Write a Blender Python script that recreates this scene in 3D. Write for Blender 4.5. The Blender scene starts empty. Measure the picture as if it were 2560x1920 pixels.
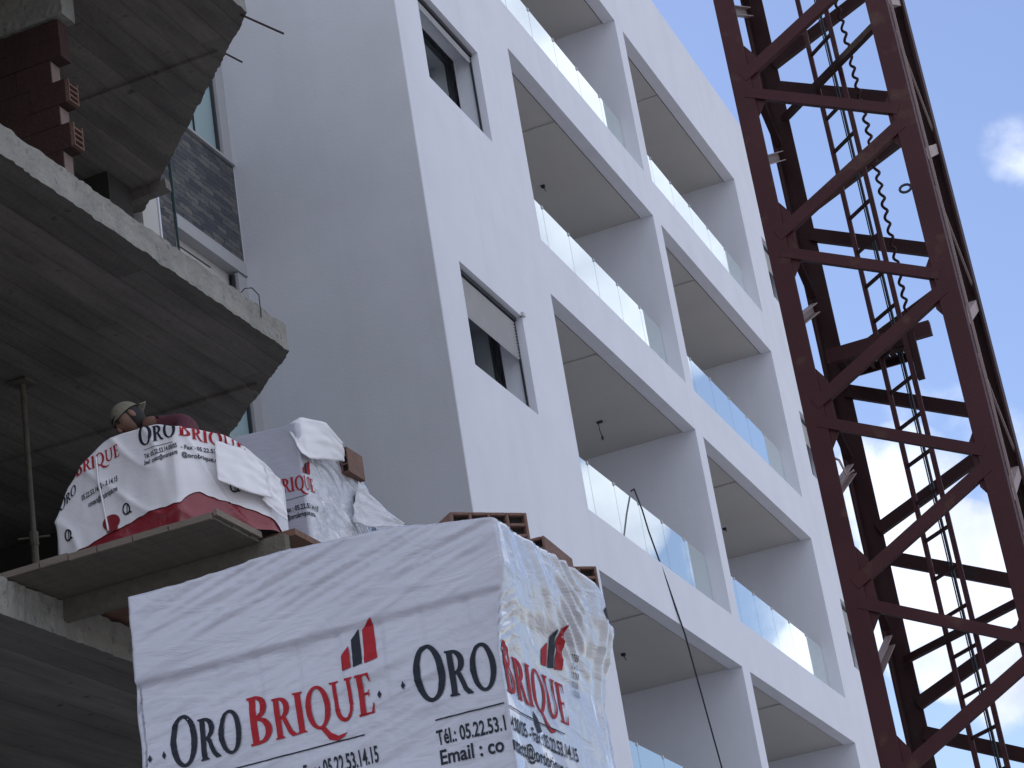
import bpy, bmesh, math, random
from mathutils import Vector, Matrix, noise, geometry
random.seed(7)
C = bpy.data.collections.new('site'); bpy.context.scene.collection.children.link(C)
sc = bpy.context.scene
R = math.radians

# ---------------------------------------------------------------- camera
PIT, ROL, AZ = .39006, -.163719, .326565
cam_d = bpy.data.cameras.new('camera'); cam = bpy.data.objects.new('camera', cam_d); C.objects.link(cam)
cam_d.sensor_width = 36.0; cam_d.lens = 5618.5/2560*36; cam_d.clip_start = .1; cam_d.clip_end = 5000
Hd = Vector((-math.sin(AZ), math.cos(AZ), 0)); R0 = Vector((math.cos(AZ), math.sin(AZ), 0)); Zv = Vector((0, 0, 1))
Fw = math.cos(PIT)*Hd + math.sin(PIT)*Zv; U0 = -math.sin(PIT)*Hd + math.cos(PIT)*Zv
Rt = math.cos(ROL)*R0 + math.sin(ROL)*U0; Up = -math.sin(ROL)*R0 + math.cos(ROL)*U0
M = Matrix((Rt, Up, -Fw)).transposed().to_4x4(); M.translation = (0, 0, 1.6)
cam.matrix_world = M
sc.camera = cam

# ---------------------------------------------------------------- light
SUN_EL, SUN_AZ = R(58), R(-50)      # azimuth from +Y towards +X
sdir = Vector((math.sin(SUN_AZ)*math.cos(SUN_EL), math.cos(SUN_AZ)*math.cos(SUN_EL), math.sin(SUN_EL)))
sl = bpy.data.lights.new('sun', 'SUN'); sl.energy = 3.2; sl.angle = R(.5); sl.color = (1, .95, .87)
so = bpy.data.objects.new('sun', sl); C.objects.link(so); so.rotation_euler = sdir.to_track_quat('Z', 'Y').to_euler()
sc.view_settings.view_transform = 'Standard'; sc.view_settings.look = 'None'
sc.view_settings.exposure = 0.22; sc.view_settings.gamma = 1
w = bpy.data.worlds.new('World'); sc.world = w; w.use_nodes = True
nt = w.node_tree; nt.nodes.clear()
def N(t, tree=None, **kw):
    n = (tree or nt).nodes.new(t)
    for k, v in kw.items(): setattr(n, k, v)
    return n
wo = N('ShaderNodeOutputWorld'); bg = N('ShaderNodeBackground'); bg.inputs[1].default_value = .1
sky = N('ShaderNodeTexSky', sky_type='NISHITA'); sky.sun_disc = False; sky.sun_elevation = SUN_EL; sky.sun_rotation = SUN_AZ
sky.air_density = 1.0; sky.dust_density = .6; sky.ozone_density = 2.0
tc = N('ShaderNodeTexCoord')
def dirv(az, el):
    a, e = R(az), R(el); return (math.sin(a)*math.cos(e), math.cos(a)*math.cos(e), math.sin(e))
def math_(op, a, b=None, tree=None, clamp=False):
    m = N('ShaderNodeMath', tree, operation=op); m.use_clamp = clamp
    L = (tree or nt).links
    for i, v in enumerate((a, b)):
        if v is None: continue
        if isinstance(v, (int, float)): m.inputs[i].default_value = v
        else: L.new(v, m.inputs[i])
    return m.outputs[0]
nrm = N('ShaderNodeVectorMath', operation='NORMALIZE'); nt.links.new(tc.outputs['Generated'], nrm.inputs[0])
n1 = N('ShaderNodeTexNoise'); n1.inputs['Scale'].default_value = 5.5; n1.inputs['Detail'].default_value = 9; n1.inputs['Roughness'].default_value = .55; n1.inputs['Distortion'].default_value = .3
nt.links.new(nrm.outputs[0], n1.inputs['Vector'])
dens = math_('MULTIPLY', math_('SUBTRACT', n1.outputs[0], .5), 2.2)
# cloud banks: (azimuth, elevation, angular radius, strength); negative ones are blue gaps; wide unseen ones beside and behind the view are added to light the walls
BANKS = [(17, 29, 8, .9), (9, 29, 7, .6), (45, 35, 22, .6), (75, 25, 25, .8), (60, 60, 25, .8), (110, 35, 30, .8), (-8.4, 14.9, 2.6, 1.0), (-7.6, 12.8, 2.0, .8), (-6.6, 15.6, 1.8, .5), (-9.0, 17.8, 1.8, .62), (-6.4, 18.2, 1.5, .35), (-8.0, 20, 1.2, .3), (-9.8, 11.3, 1.6, -.5), (-7.0, 10.6, 1.3, -.4), (-5.6, 14.6, 1.4, -.35), (-3.9, 25.3, 1.3, .95), (-11, 19.0, 1.5, .32),
         (16.8, 18.6, 1.7, .75), (13.2, 15.6, 2.2, .6), (14.2, 17.2, .9, .5), (11.5, 13.5, 2.0, .5), (-7, 29, 9, -.5), (-7, 22, 4, -.35), (-60, 30, 30, -.2), (160, 30, 35, .7), (200, 35, 35, .6), (-130, 30, 30, .4), (18, 33.5, 1.6, -.7)]
for az, el, rad, s in BANKS:
    dp = N('ShaderNodeVectorMath', operation='DOT_PRODUCT'); nt.links.new(nrm.outputs[0], dp.inputs[0]); dp.inputs[1].default_value = dirv(az, el)
    c = math.cos(R(rad))
    t = math_('DIVIDE', math_('SUBTRACT', dp.outputs['Value'], c), 1-c)
    t = math_('MAXIMUM', t, 0); t = math_('POWER', t, .6)
    dens = math_('ADD', dens, math_('MULTIPLY', t, s))
n5 = N('ShaderNodeTexNoise'); n5.inputs['Scale'].default_value = 19; n5.inputs['Detail'].default_value = 8; n5.inputs['Roughness'].default_value = .6; nt.links.new(nrm.outputs[0], n5.inputs['Vector'])
dens = math_('ADD', dens, math_('MULTIPLY', math_('SUBTRACT', n5.outputs[0], .5), 1.5))
mr = N('ShaderNodeMapRange', interpolation_type='SMOOTHSTEP'); nt.links.new(dens, mr.inputs[0])
mr.inputs[1].default_value = .02; mr.inputs[2].default_value = .75
n2 = N('ShaderNodeTexNoise'); n2.inputs['Scale'].default_value = 11; n2.inputs['Detail'].default_value = 6; nt.links.new(nrm.outputs[0], n2.inputs['Vector'])
cr = N('ShaderNodeValToRGB'); nt.links.new(n2.outputs[0], cr.inputs[0])
cr.color_ramp.elements[0].position = .35; cr.color_ramp.elements[0].color = (5.6, 6.2, 8.2, 1)
cr.color_ramp.elements[1].position = .6; cr.color_ramp.elements[1].color = (11.5, 12.2, 13.8, 1)
mx = N('ShaderNodeMix', data_type='RGBA'); nt.links.new(mr.outputs[0], mx.inputs[0])
gain = N('ShaderNodeMix', data_type='RGBA', blend_type='MULTIPLY'); gain.inputs[0].default_value = 1
nt.links.new(sky.outputs[0], gain.inputs[6]); gain.inputs[7].default_value = (1.32, 1.27, 1.38, 1)
nt.links.new(gain.outputs[2], mx.inputs[6]); nt.links.new(cr.outputs[0], mx.inputs[7])
nt.links.new(mx.outputs[2], bg.inputs[0]); nt.links.new(bg.outputs[0], wo.inputs[0])

# ---------------------------------------------------------------- materials
def mat(name, col, rough=.7, var=.12, scale=3.0, bump=.0, bscale=30, metal=0, spec=.5, speck=None, stretch=None):
    m = bpy.data.materials.new(name); m.use_nodes = True; t = m.node_tree; b = t.nodes['Principled BSDF']; L = t.links
    b.inputs['Roughness'].default_value = rough; b.inputs['Metallic'].default_value = metal
    b.inputs['Specular IOR Level'].default_value = spec
    co = N('ShaderNodeTexCoord', t); src = co.outputs['Object']
    if stretch:
        mp = N('ShaderNodeMapping', t); mp.inputs['Scale'].default_value = stretch; L.new(src, mp.inputs[0]); src = mp.outputs[0]
    no = N('ShaderNodeTexNoise', t); no.inputs['Scale'].default_value = scale; no.inputs['Detail'].default_value = 8; L.new(src, no.inputs['Vector'])
    mi = N('ShaderNodeMix', t, data_type='RGBA'); L.new(no.outputs[0], mi.inputs[0])
    mi.inputs[6].default_value = (*[c*(1-var) for c in col], 1); mi.inputs[7].default_value = (*[min(1, c*(1+var)) for c in col], 1)
    out = mi.outputs[2]
    if speck:
        n3 = N('ShaderNodeTexNoise', t); n3.inputs['Scale'].default_value = speck[0]; n3.inputs['Detail'].default_value = 4; L.new(src, n3.inputs['Vector'])
        r3 = N('ShaderNodeMapRange', t); L.new(n3.outputs[0], r3.inputs[0]); r3.inputs[1].default_value = speck[1]; r3.inputs[2].default_value = speck[1]+.12
        m3 = N('ShaderNodeMix', t, data_type='RGBA'); L.new(r3.outputs[0], m3.inputs[0]); L.new(out, m3.inputs[6]); m3.inputs[7].default_value = (*speck[2], 1); out = m3.outputs[2]
    L.new(out, b.inputs['Base Color'])
    if bump:
        n4 = N('ShaderNodeTexNoise', t); n4.inputs['Scale'].default_value = bscale; n4.inputs['Detail'].default_value = 6; L.new(src, n4.inputs['Vector'])
        bp = N('ShaderNodeBump', t); bp.inputs['Strength'].default_value = bump; bp.inputs['Distance'].default_value = .02
        L.new(n4.outputs[0], bp.inputs['Height']); L.new(bp.outputs[0], b.inputs['Normal'])
    return m
def mat_boards(name, col, axis='X', width=.17):
    """concrete cast on boards: every board its own tone, dark joints, stains"""
    m = mat(name, col, .9, .3, 1.1, .35, 22, speck=(9, .66, tuple(c*.35 for c in col)))
    t = m.node_tree; L = t.links; b = t.nodes['Principled BSDF']
    co = N('ShaderNodeTexCoord', t); sp = N('ShaderNodeSeparateXYZ', t); L.new(co.outputs['Object'], sp.inputs[0])
    wob = N('ShaderNodeTexNoise', t); wob.inputs['Scale'].default_value = .6; L.new(co.outputs['Object'], wob.inputs['Vector'])
    v = math_('ADD', math_('DIVIDE', sp.outputs[axis], width, t), math_('MULTIPLY', wob.outputs[0], .25, t), t)
    fl = math_('FLOOR', v, None, t); fr = math_('FRACT', v, None, t)
    wn = N('ShaderNodeTexWhiteNoise', t, noise_dimensions='2D'); cb = N('ShaderNodeCombineXYZ', t); L.new(fl, cb.inputs[0])
    L.new(math_('FLOOR', math_('ADD', math_('DIVIDE', sp.outputs['Y' if axis == 'X' else 'X'], 5.5, t), math_('MULTIPLY', fl, .37, t), t), None, t), cb.inputs[1])
    L.new(cb.outputs[0], wn.inputs['Vector'])
    g = N('ShaderNodeMapRange', t); L.new(wn.outputs[0], g.inputs[0]); g.inputs[3].default_value = .74; g.inputs[4].default_value = 1.14
    jn = N('ShaderNodeMapRange', t); L.new(fr, jn.inputs[0]); jn.inputs[1].default_value = 0; jn.inputs[2].default_value = .09; jn.inputs[3].default_value = .62; jn.inputs[4].default_value = 1
    st = N('ShaderNodeMapping', t); st.inputs['Scale'].default_value = (7, .9, 1) if axis == 'X' else (.9, 7, 1); L.new(co.outputs['Object'], st.inputs[0])
    sn = N('ShaderNodeTexNoise', t); sn.inputs['Scale'].default_value = 1; sn.inputs['Detail'].default_value = 7; sn.inputs['Roughness'].default_value = .65; L.new(st.outputs[0], sn.inputs['Vector'])
    sr = N('ShaderNodeMapRange', t); L.new(sn.outputs[0], sr.inputs[0]); sr.inputs[1].default_value = .3; sr.inputs[2].default_value = .7; sr.inputs[3].default_value = .68; sr.inputs[4].default_value = 1.28
    k = math_('MULTIPLY', math_('MULTIPLY', g.outputs[0], jn.outputs[0], t), sr.outputs[0], t)
    base = b.inputs['Base Color'].links[0].from_socket
    vm = N('ShaderNodeVectorMath', t, operation='SCALE'); L.new(base, vm.inputs[0]); L.new(k, vm.inputs['Scale']); L.new(vm.outputs[0], b.inputs['Base Color'])
    return m
def weather(m, amount=.10, drip=.12):
    """rain drips and trowel unevenness over a painted wall"""
    t = m.node_tree; L = t.links; b = t.nodes['Principled BSDF']; base = b.inputs['Base Color'].links[0].from_socket
    co = N('ShaderNodeTexCoord', t)
    mp = N('ShaderNodeMapping', t); mp.inputs['Scale'].default_value = (3.2, 3.2, .22); L.new(co.outputs['Object'], mp.inputs[0])
    a = N('ShaderNodeTexNoise', t); a.inputs['Scale'].default_value = 1; a.inputs['Detail'].default_value = 7; a.inputs['Roughness'].default_value = .6; L.new(mp.outputs[0], a.inputs['Vector'])
    ra = N('ShaderNodeMapRange', t); L.new(a.outputs[0], ra.inputs[0]); ra.inputs[1].default_value = .52; ra.inputs[2].default_value = .78; ra.inputs[3].default_value = 1; ra.inputs[4].default_value = 1-drip
    c = N('ShaderNodeTexNoise', t); c.inputs['Scale'].default_value = 1.7; c.inputs['Detail'].default_value = 9; L.new(co.outputs['Object'], c.inputs['Vector'])
    rc = N('ShaderNodeMapRange', t); L.new(c.outputs[0], rc.inputs[0]); rc.inputs[1].default_value = .3; rc.inputs[2].default_value = .7; rc.inputs[3].default_value = 1-amount; rc.inputs[4].default_value = 1
    vm = N('ShaderNodeVectorMath', t, operation='SCALE'); L.new(base, vm.inputs[0]); L.new(math_('MULTIPLY', ra.outputs[0], rc.outputs[0], t), vm.inputs['Scale']); L.new(vm.outputs[0], b.inputs['Base Color'])
    return m
def mat_stone(name):
    m = mat(name, (.05, .055, .06), .65, .3, 6, .4, 40)
    t = m.node_tree; L = t.links; b = t.nodes['Principled BSDF']
    co = N('ShaderNodeTexCoord', t); sp = N('ShaderNodeSeparateXYZ', t); L.new(co.outputs['Object'], sp.inputs[0]); cb = N('ShaderNodeCombineXYZ', t)
    L.new(sp.outputs['Y'], cb.inputs[0]); L.new(sp.outputs['Z'], cb.inputs[1])
    dn = N('ShaderNodeTexNoise', t); dn.inputs['Scale'].default_value = 14; L.new(co.outputs['Object'], dn.inputs['Vector'])
    va = N('ShaderNodeVectorMath', t, operation='MULTIPLY_ADD'); L.new(dn.outputs[1], va.inputs[0]); va.inputs[1].default_value = (.09, .05, 0); L.new(cb.outputs[0], va.inputs[2])
    br = N('ShaderNodeTexBrick', t); L.new(va.outputs[0], br.inputs['Vector']); br.inputs['Scale'].default_value = 1
    br.inputs['Brick Width'].default_value = .24; br.inputs['Row Height'].default_value = .06; br.inputs['Mortar Size'].default_value = .003; br.offset = .37; br.squash = .8; br.squash_frequency = 3
    br.inputs['Color1'].default_value = (.055, .06, .08, 1); br.inputs['Color2'].default_value = (.17, .165, .155, 1); br.inputs['Mortar'].default_value = (.012, .012, .015, 1)
    mi = N('ShaderNodeMix', t, data_type='RGBA', blend_type='MULTIPLY'); mi.inputs[0].default_value = .5
    no = N('ShaderNodeTexNoise', t); no.inputs['Scale'].default_value = 9; L.new(co.outputs['Object'], no.inputs['Vector'])
    L.new(br.outputs[0], mi.inputs[6]); L.new(no.outputs[0], mi.inputs[7]); L.new(mi.outputs[2], b.inputs['Base Color'])
    bp = N('ShaderNodeBump', t); bp.inputs['Strength'].default_value = .8; bp.inputs['Distance'].default_value = .02; L.new(br.outputs[0], bp.inputs['Height']); L.new(bp.outputs[0], b.inputs['Normal'])
    return m
def mat_film(name, col=(.74, .74, .78), rough=.28, bump=.5, scale=(7, 7, 22), trans=.0, rot=0.5):
    m = bpy.data.materials.new(name); m.use_nodes = True; t = m.node_tree; b = t.nodes['Principled BSDF']; L = t.links
    b.inputs['Base Color'].default_value = (*col, 1); b.inputs['Roughness'].default_value = rough
    b.inputs['Coat Weight'].default_value = .35; b.inputs['Coat Roughness'].default_value = .12
    b.inputs['Subsurface Weight'].default_value = 0
    co = N('ShaderNodeTexCoord', t); mp = N('ShaderNodeMapping', t); mp.inputs['Scale'].default_value = scale; mp.inputs['Rotation'].default_value = (rot, rot*.6, 0)
    L.new(co.outputs['Object'], mp.inputs[0])
    n_ = N('ShaderNodeTexNoise', t); n_.inputs['Scale'].default_value = 1; n_.inputs['Detail'].default_value = 5; n_.inputs['Distortion'].default_value = .8; L.new(mp.outputs[0], n_.inputs['Vector'])
    bp = N('ShaderNodeBump', t); bp.inputs['Strength'].default_value = bump; bp.inputs['Distance'].default_value = .03; L.new(n_.outputs[0], bp.inputs['Height']); L.new(bp.outputs[0], b.inputs['Normal'])
    nn = N('ShaderNodeTexNoise', t); nn.inputs['Scale'].default_value = 2.5; nn.inputs['Detail'].default_value = 5; L.new(co.outputs['Object'], nn.inputs['Vector'])
    mi = N('ShaderNodeMix', t, data_type='RGBA'); L.new(nn.outputs[0], mi.inputs[0]); mi.inputs[6].default_value = (*[c*.86 for c in col], 1); mi.inputs[7].default_value = (*[min(1, c*1.1) for c in col], 1)
    L.new(mi.outputs[2], b.inputs['Base Color'])
    return m
def mat_glass(name, tint=(.75, .86, .84), rough=.0, alpha=.45, ior=1.5, spec=1.0, milk=.03):
    """thin sheet glass: sharp reflection over a see-through, faintly green sheet"""
    m = bpy.data.materials.new(name); m.use_nodes = True; t = m.node_tree; t.nodes.clear(); L = t.links
    o = N('ShaderNodeOutputMaterial', t); df = N('ShaderNodeBsdfDiffuse', t); df.inputs[0].default_value = (.62, .70, .69, 1); md = N('ShaderNodeMixShader', t); md.inputs[0].default_value = milk
    tr = N('ShaderNodeBsdfTransparent', t); tr.inputs[0].default_value = (*tint, 1)
    gl = N('ShaderNodeBsdfGlossy', t); gl.inputs['Roughness'].default_value = rough; gl.inputs[0].default_value = (.93, .98, .97, 1)
    fr = N('ShaderNodeFresnel', t); fr.inputs[0].default_value = ior
    f2 = math_('MULTIPLY', fr.outputs[0], spec, t, True)
    f3 = math_('ADD', f2, alpha*.1, t, True)
    mi = N('ShaderNodeMixShader', t); L.new(f3, mi.inputs[0]); L.new(tr.outputs[0], mi.inputs[1]); L.new(gl.outputs[0], mi.inputs[2]); L.new(mi.outputs[0], md.inputs[1]); L.new(df.outputs[0], md.inputs[2]); L.new(md.outputs[0], o.inputs[0])
    return m
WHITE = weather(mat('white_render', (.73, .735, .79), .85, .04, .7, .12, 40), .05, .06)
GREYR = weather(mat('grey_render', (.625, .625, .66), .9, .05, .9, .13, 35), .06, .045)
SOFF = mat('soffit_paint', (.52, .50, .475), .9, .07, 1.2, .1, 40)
LEDGE = mat('light_grey_paint', (.40, .40, .41), .9, .07, 1.2, .1, 40)  # light grey for the wing's ledges, copings and jambs
DARKF = mat('dark_aluminium', (.04, .042, .05), .4, .1, 5, metal=.3)
SHUT = mat('shutter_slats', (.50, .50, .51), .5, .1, 5)
GLASS = mat_glass('balcony_glass', (.62, .72, .72), spec=2.5, alpha=1.8, milk=.22)
WGLASS = mat_glass('window_glass', (.35, .42, .44), spec=1.6, alpha=1)
FROST = mat('frosted_glass', (.33, .45, .46), .25, .25, .9, spec=.8)
FINM = mat('glass_edge', (.06, .10, .10), .3, .1, 5)
STONE = mat_stone('slate_cladding')
CONC = mat_boards('board_marked_concrete', (.165, .15, .135), 'X', .19)
CONCE = mat('concrete_edge', (.245, .235, .21), .95, .4, 5, .8, 25, speck=(16, .6, (.13, .13, .12)))
DARKW = mat('shaded_blockwork', (.045, .04, .036), .95, .3, 2, .4, 20)  # near-black: shade of the unlit interior put into the colour
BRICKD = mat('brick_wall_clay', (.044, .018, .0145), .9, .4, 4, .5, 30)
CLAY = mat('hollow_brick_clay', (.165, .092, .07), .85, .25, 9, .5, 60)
CLAYD = mat('pale_clay', (.20, .145, .125), .9, .3, 9, .4, 50)  # paler clay for the plates closing some row ends
HOLE = mat('cell_shade', (.02, .016, .014), .95, .1)  # dark fill: shade inside the brick cells put into the colour
WOOD = mat('weathered_planks', (.13, .115, .092), .85, .35, 3, .5, 12, stretch=(6, 1, 6))
WOODL = mat('plank_edge', (.19, .155, .125), .85, .3, 3, .4, 12, stretch=(1, 6, 6))
WOODB = mat('brown_plank', (.17, .09, .06), .8, .3, 3, .4, 12, stretch=(1, 6, 6))
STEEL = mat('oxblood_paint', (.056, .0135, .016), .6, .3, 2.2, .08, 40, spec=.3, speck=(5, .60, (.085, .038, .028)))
STEELB = mat('oxblood_paint_shaded', (.036, .013, .014), .7, .4, 4, .12, 30, speck=(5, .60, (.034, .024, .021)), spec=.25)  # flecked, darker copy of the mast paint: far-side shade put into the colour
STEELL = mat('lit_steel_tone', (.30, .22, .205), .6, .2, 4, .1, 40)  # pale tone: light on the mast's side members put into the colour
CABLE = mat('dark_cable', (.011, .015, .023), .5, .1)
RUST = mat('rusty_bar', (.05, .035, .03), .8, .3, 20)
PROPM = mat('prop_steel', (.10, .09, .07), .8, .5, 12, .4, 40)
FILM = mat_film('white_film', (.45, .45, .51), .22, .3, scale=(6, 6, 20))
FILMR = mat_film('crinkled_film', (.50, .50, .53), .10, .5, (7, 9, 20), rot=.7)
for _n in FILMR.node_tree.nodes:
    if _n.type == 'BSDF_PRINCIPLED': _n.inputs['Coat Weight'].default_value = 1; _n.inputs['Coat Roughness'].default_value = .05; _n.inputs['Coat IOR'].default_value = 1.5
FILMT = mat_film('torn_film', (.74, .72, .74), .3, .3, (4, 4, 7))
REDF = mat_film('red_print_film', (.22, .02, .03), .35, .4, (6, 6, 9))
INKR = mat('red_ink', (.33, .014, .022), .6, .1, 20, spec=.2)
INKK = mat('charcoal_ink', (.016, .02, .03), .6, .1, 20, spec=.2)
SKIN = mat('skin', (.17, .088, .06), .6, .1, 20)
SHIRT = mat('maroon_shirt', (.085, .018, .03), .9, .2, 12, .4, 40)
TROU = mat('dark_trousers', (.03, .035, .05), .9, .2, 12)
CAPM = mat('faded_cap', (.17, .155, .115), .9, .2, 25, .3, 60)
HAIR = mat('black_hair', (.012, .01, .01), .8, .2, 60)
GROUND = mat('site_ground', (.265, .26, .255), .95, .25, .3, .4, 3)

# ---------------------------------------------------------------- mesh helpers
class MB:
    def __init__(s): s.v = []; s.f = []; s.uv = None
    def add(s, vs, fs):
        o = len(s.v); s.v += [tuple(v) for v in vs]; s.f += [tuple(o+i for i in f) for f in fs]; return s
    def box(s, x0, x1, y0, y1, z0, z1):
        vs = [(x, y, z) for x in sorted((x0, x1)) for y in sorted((y0, y1)) for z in sorted((z0, z1))]
        return s.add(vs, [(0, 1, 3, 2), (4, 6, 7, 5), (0, 4, 5, 1), (2, 3, 7, 6), (0, 2, 6, 4), (1, 5, 7, 3)])
    def beam(s, p, q, wd, ht, side=None):
        p, q = Vector(p), Vector(q); d = (q-p).normalized()
        a = Vector(side) if side else (Vector((0, 0, 1)) if abs(d.z) < .9 else Vector((0, 1, 0)))
        a = (a - d*a.dot(d)).normalized(); b = d.cross(a)
        vs = []
        for e in (p, q):
            for i, j in ((-1, -1), (1, -1), (1, 1), (-1, 1)): vs.append(e + a*(ht/2*i) + b*(wd/2*j))
        return s.add(vs, [(3, 2, 1, 0), (4, 5, 6, 7), (0, 1, 5, 4), (1, 2, 6, 5), (2, 3, 7, 6), (3, 0, 4, 7)])
    def tube(s, pts, r, n=8):
        pts = [Vector(p) for p in pts]; prev = None; rings = []
        for i, p in enumerate(pts):
            d = (pts[min(i+1, len(pts)-1)] - pts[max(i-1, 0)]).normalized()
            if prev is None: a = d.orthogonal().normalized()
            else: a = (prev - d*prev.dot(d)).normalized()
            prev = a; b = d.cross(a); rr = r[i] if isinstance(r, (list, tuple)) else r
            rings.append([p + (a*math.cos(2*math.pi*k/n) + b*math.sin(2*math.pi*k/n))*rr for k in range(n)])
        vs = [v for g in rings for v in g]; fs = []
        for i in range(len(pts)-1):
            for k in range(n): fs.append((i*n+k, i*n+(k+1) % n, (i+1)*n+(k+1) % n, (i+1)*n+k))
        fs.append(tuple(range(n))[::-1]); fs.append(tuple((len(pts)-1)*n+k for k in range(n)))
        return s.add(vs, fs)
    def prism(s, outline, z0, z1):
        n = len(outline); vs = [(x, y, z0) for x, y in outline] + [(x, y, z1) for x, y in outline]
        return s.add(vs, [tuple(range(n))[::-1], tuple(n+i for i in range(n))] + [(i, (i+1) % n, n+(i+1) % n, n+i) for i in range(n)])
    def grid(s, P, nu, nv, closed=False, flip=False):
        vs = [P(i, j) for j in range(nv) for i in range(nu)]; fs = []
        for j in range(nv-1):
            for i in range(nu if closed else nu-1):
                i2 = (i+1) % nu; f = (j*nu+i, j*nu+i2, (j+1)*nu+i2, (j+1)*nu+i); fs.append(f[::-1] if flip else f)
        return s.add(vs, fs)
    def build(s, name, m, parent=None, smooth=False, bevel=0):
        root = parent
        while root is not None and root.parent is not None: root = root.parent
        off = Vector(root.location) if root is not None else Vector((0, 0, 0))
        me = bpy.data.meshes.new(name); me.from_pydata([tuple(Vector(v)-off) for v in s.v], [], s.f); me.update()
        o = bpy.data.objects.new(name, me); C.objects.link(o); me.materials.append(m)
        if smooth:
            for p in me.polygons: p.use_smooth = True
        if bevel:
            b = o.modifiers.new('bevel', 'BEVEL'); b.width = bevel; b.segments = 2; b.limit_method = 'ANGLE'
        if parent is not None: o.parent = parent
        return o
def thing(name, label, cat, loc, group=None):
    o = bpy.data.objects.new(name, None); C.objects.link(o); o.location = loc; o.empty_display_size = .2
    o['label'] = label; o['category'] = cat
    if group: o['group'] = group
    return o
def tag(o, label, cat, group=None):
    o['label'] = label; o['category'] = cat
    if group: o['group'] = group
    return o
def struct(o): o['kind'] = 'structure'; return o
def copy_tree(o, parent=None):
    c = o.copy(); C.objects.link(c)
    if parent is not None: c.parent = parent
    for ch in list(o.children): copy_tree(ch, c)
    return c

# ---------------------------------------------------------------- ground
struct(MB().add([(-600, -600, 0), (600, -600, 0), (600, 600, 0), (-600, 600, 0)], [(0, 1, 2, 3)]).build('ground', GROUND))

# ---------------------------------------------------------------- white apartment building
XF, T = -6.8, .3
ROOF = 20.14
B = thing('apartment_building', 'white rendered apartment block with rows of recessed glass-railed balconies', 'building', (-8, 27, 0))
OPA, OPB = (21.92, 27.26), (27.61, 33.22)
WL, WR = (19.07, 20.77), (34.42, 36.0)
BAL = [(2.95, 5.52), (6.19, 8.76), (9.45, 12.04), (12.72, 15.26), (15.95, 18.43)]
WIN = [(3.68, 4.82), (6.94, 8.06), (10.19, 11.33), (13.46, 14.61), (16.7, 17.85)]
YE = 36.6
wall = MB()
def strip(y0, y1): wall.box(XF-T, XF, y0, y1, 0, ROOF)
for a, b in ((18.39, WL[0]), (WL[1], OPA[0]), (OPA[1], OPB[0]), (OPB[1], WR[0]), (WR[1], YE)): strip(a, b)
def infill(y0, y1, opens, t=T):
    z = 0
    for a, b in opens: wall.box(XF-t, XF, y0, y1, z, a); z = b
    wall.box(XF-t, XF, y0, y1, z, ROOF)
infill(*WL, WIN); infill(*WR, WIN); infill(*OPA, BAL, .17); infill(*OPB, BAL, .17)
XB = -9.2
wall.box(-16, XF-T, YE-.3, YE, 0, ROOF)
wall.box(-16, -9.6, 18.45, YE-.3, 0, ROOF-.4)              # building mass behind the rooms
wo_ = wall.build('wall', WHITE, B)
MB().box(-16, XF-T, 18.45, YE-.3, ROOF-.4, ROOF-.02).build('roof', WHITE, B)
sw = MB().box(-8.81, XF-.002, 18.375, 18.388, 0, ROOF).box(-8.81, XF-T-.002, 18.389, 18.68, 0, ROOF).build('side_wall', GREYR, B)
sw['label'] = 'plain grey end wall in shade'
ins = MB()
for (y0, y1), k in ((OPA, 0), (OPB, 1)):
    for zb, zt in BAL:
        ins.box(-9.3, XB, y0, y1, zb-.6, zt+.5)            # back wall of the balcony
ins.box(XB, XF-T, OPA[1], OPB[0], 0, ROOF-.45)      # partition
ins.box(-9.3, XF-T, OPA[0]-.25, OPA[0], 0, ROOF-.45)
ins.box(-9.3, XF-T, OPB[1], OPB[1]+.25, 0, ROOF-.45)
ins.build('balcony_partition', WHITE, B)
for (y0, y1) in (OPA, OPB):
    for n, (zb, zt) in enumerate(BAL):
        # soffit with a lower lip at its outer edge and a shallow cross rib
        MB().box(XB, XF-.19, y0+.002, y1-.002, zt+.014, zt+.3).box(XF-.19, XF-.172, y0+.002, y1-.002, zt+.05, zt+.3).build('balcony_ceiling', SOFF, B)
        ym = y0 + (y1-y0)*.385
        MB().box(XF-1.5, XF-.192, ym-.04, ym+.07, zt-.006, zt+.012) \
            .build('ceiling_rib', SOFF, B)
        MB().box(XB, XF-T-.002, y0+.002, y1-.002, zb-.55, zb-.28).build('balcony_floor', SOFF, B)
        g = MB().box(XF-.26, XF-.17, y0+.004, y1-.004, zb-.01, zb+.03).build('glass_railing', SHUT, B)
        npan = 6; wd = (y1-y0-.02)/npan
        for i in range(npan):
            a = y0+.01+i*wd
            MB().box(XF-.212, XF-.2, a+.005, a+wd-.005, zb+.03, zb+.86).build('glass_panel', GLASS, g)
        cl = MB()
        for i in range(1, npan):
            a = y0+.01+i*wd
            cl.box(XF-.222, XF-.19, a-.018, a+.018, zb+.835, zb+.875)
        cl.build('clamp', SHUT, g)
        if zb > 4:
            p = Vector((XF-.95, y0+3.75+.4*math.sin(n*2.3+y0), zt))
            if not (n == 2 and y0 == OPA[0]):
                MB().box(p.x-.02, p.x+.03, p.y-.02, p.y+.02, zt-.02, zt+.015).tube([p, p+Vector((.03, 0, -.05-.03*(n % 2)))], .006, 5).build('capped_wire', DARKF, B); continue
            MB().box(p.x-.02, p.x+.06, p.y-.015, p.y+.015, zt-.015, zt+.015).tube([p, p+Vector((.0, 0, -.1)), p+Vector((.02, 0, -.2))], .006, 6) \
                .tube([p+Vector((.02, 0, -.19)), p+Vector((.02, 0, -.215)), p+Vector((.02, 0, -.25))], [.008, .02, .01], 8).build('bare_bulb', DARKF, B)
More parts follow.
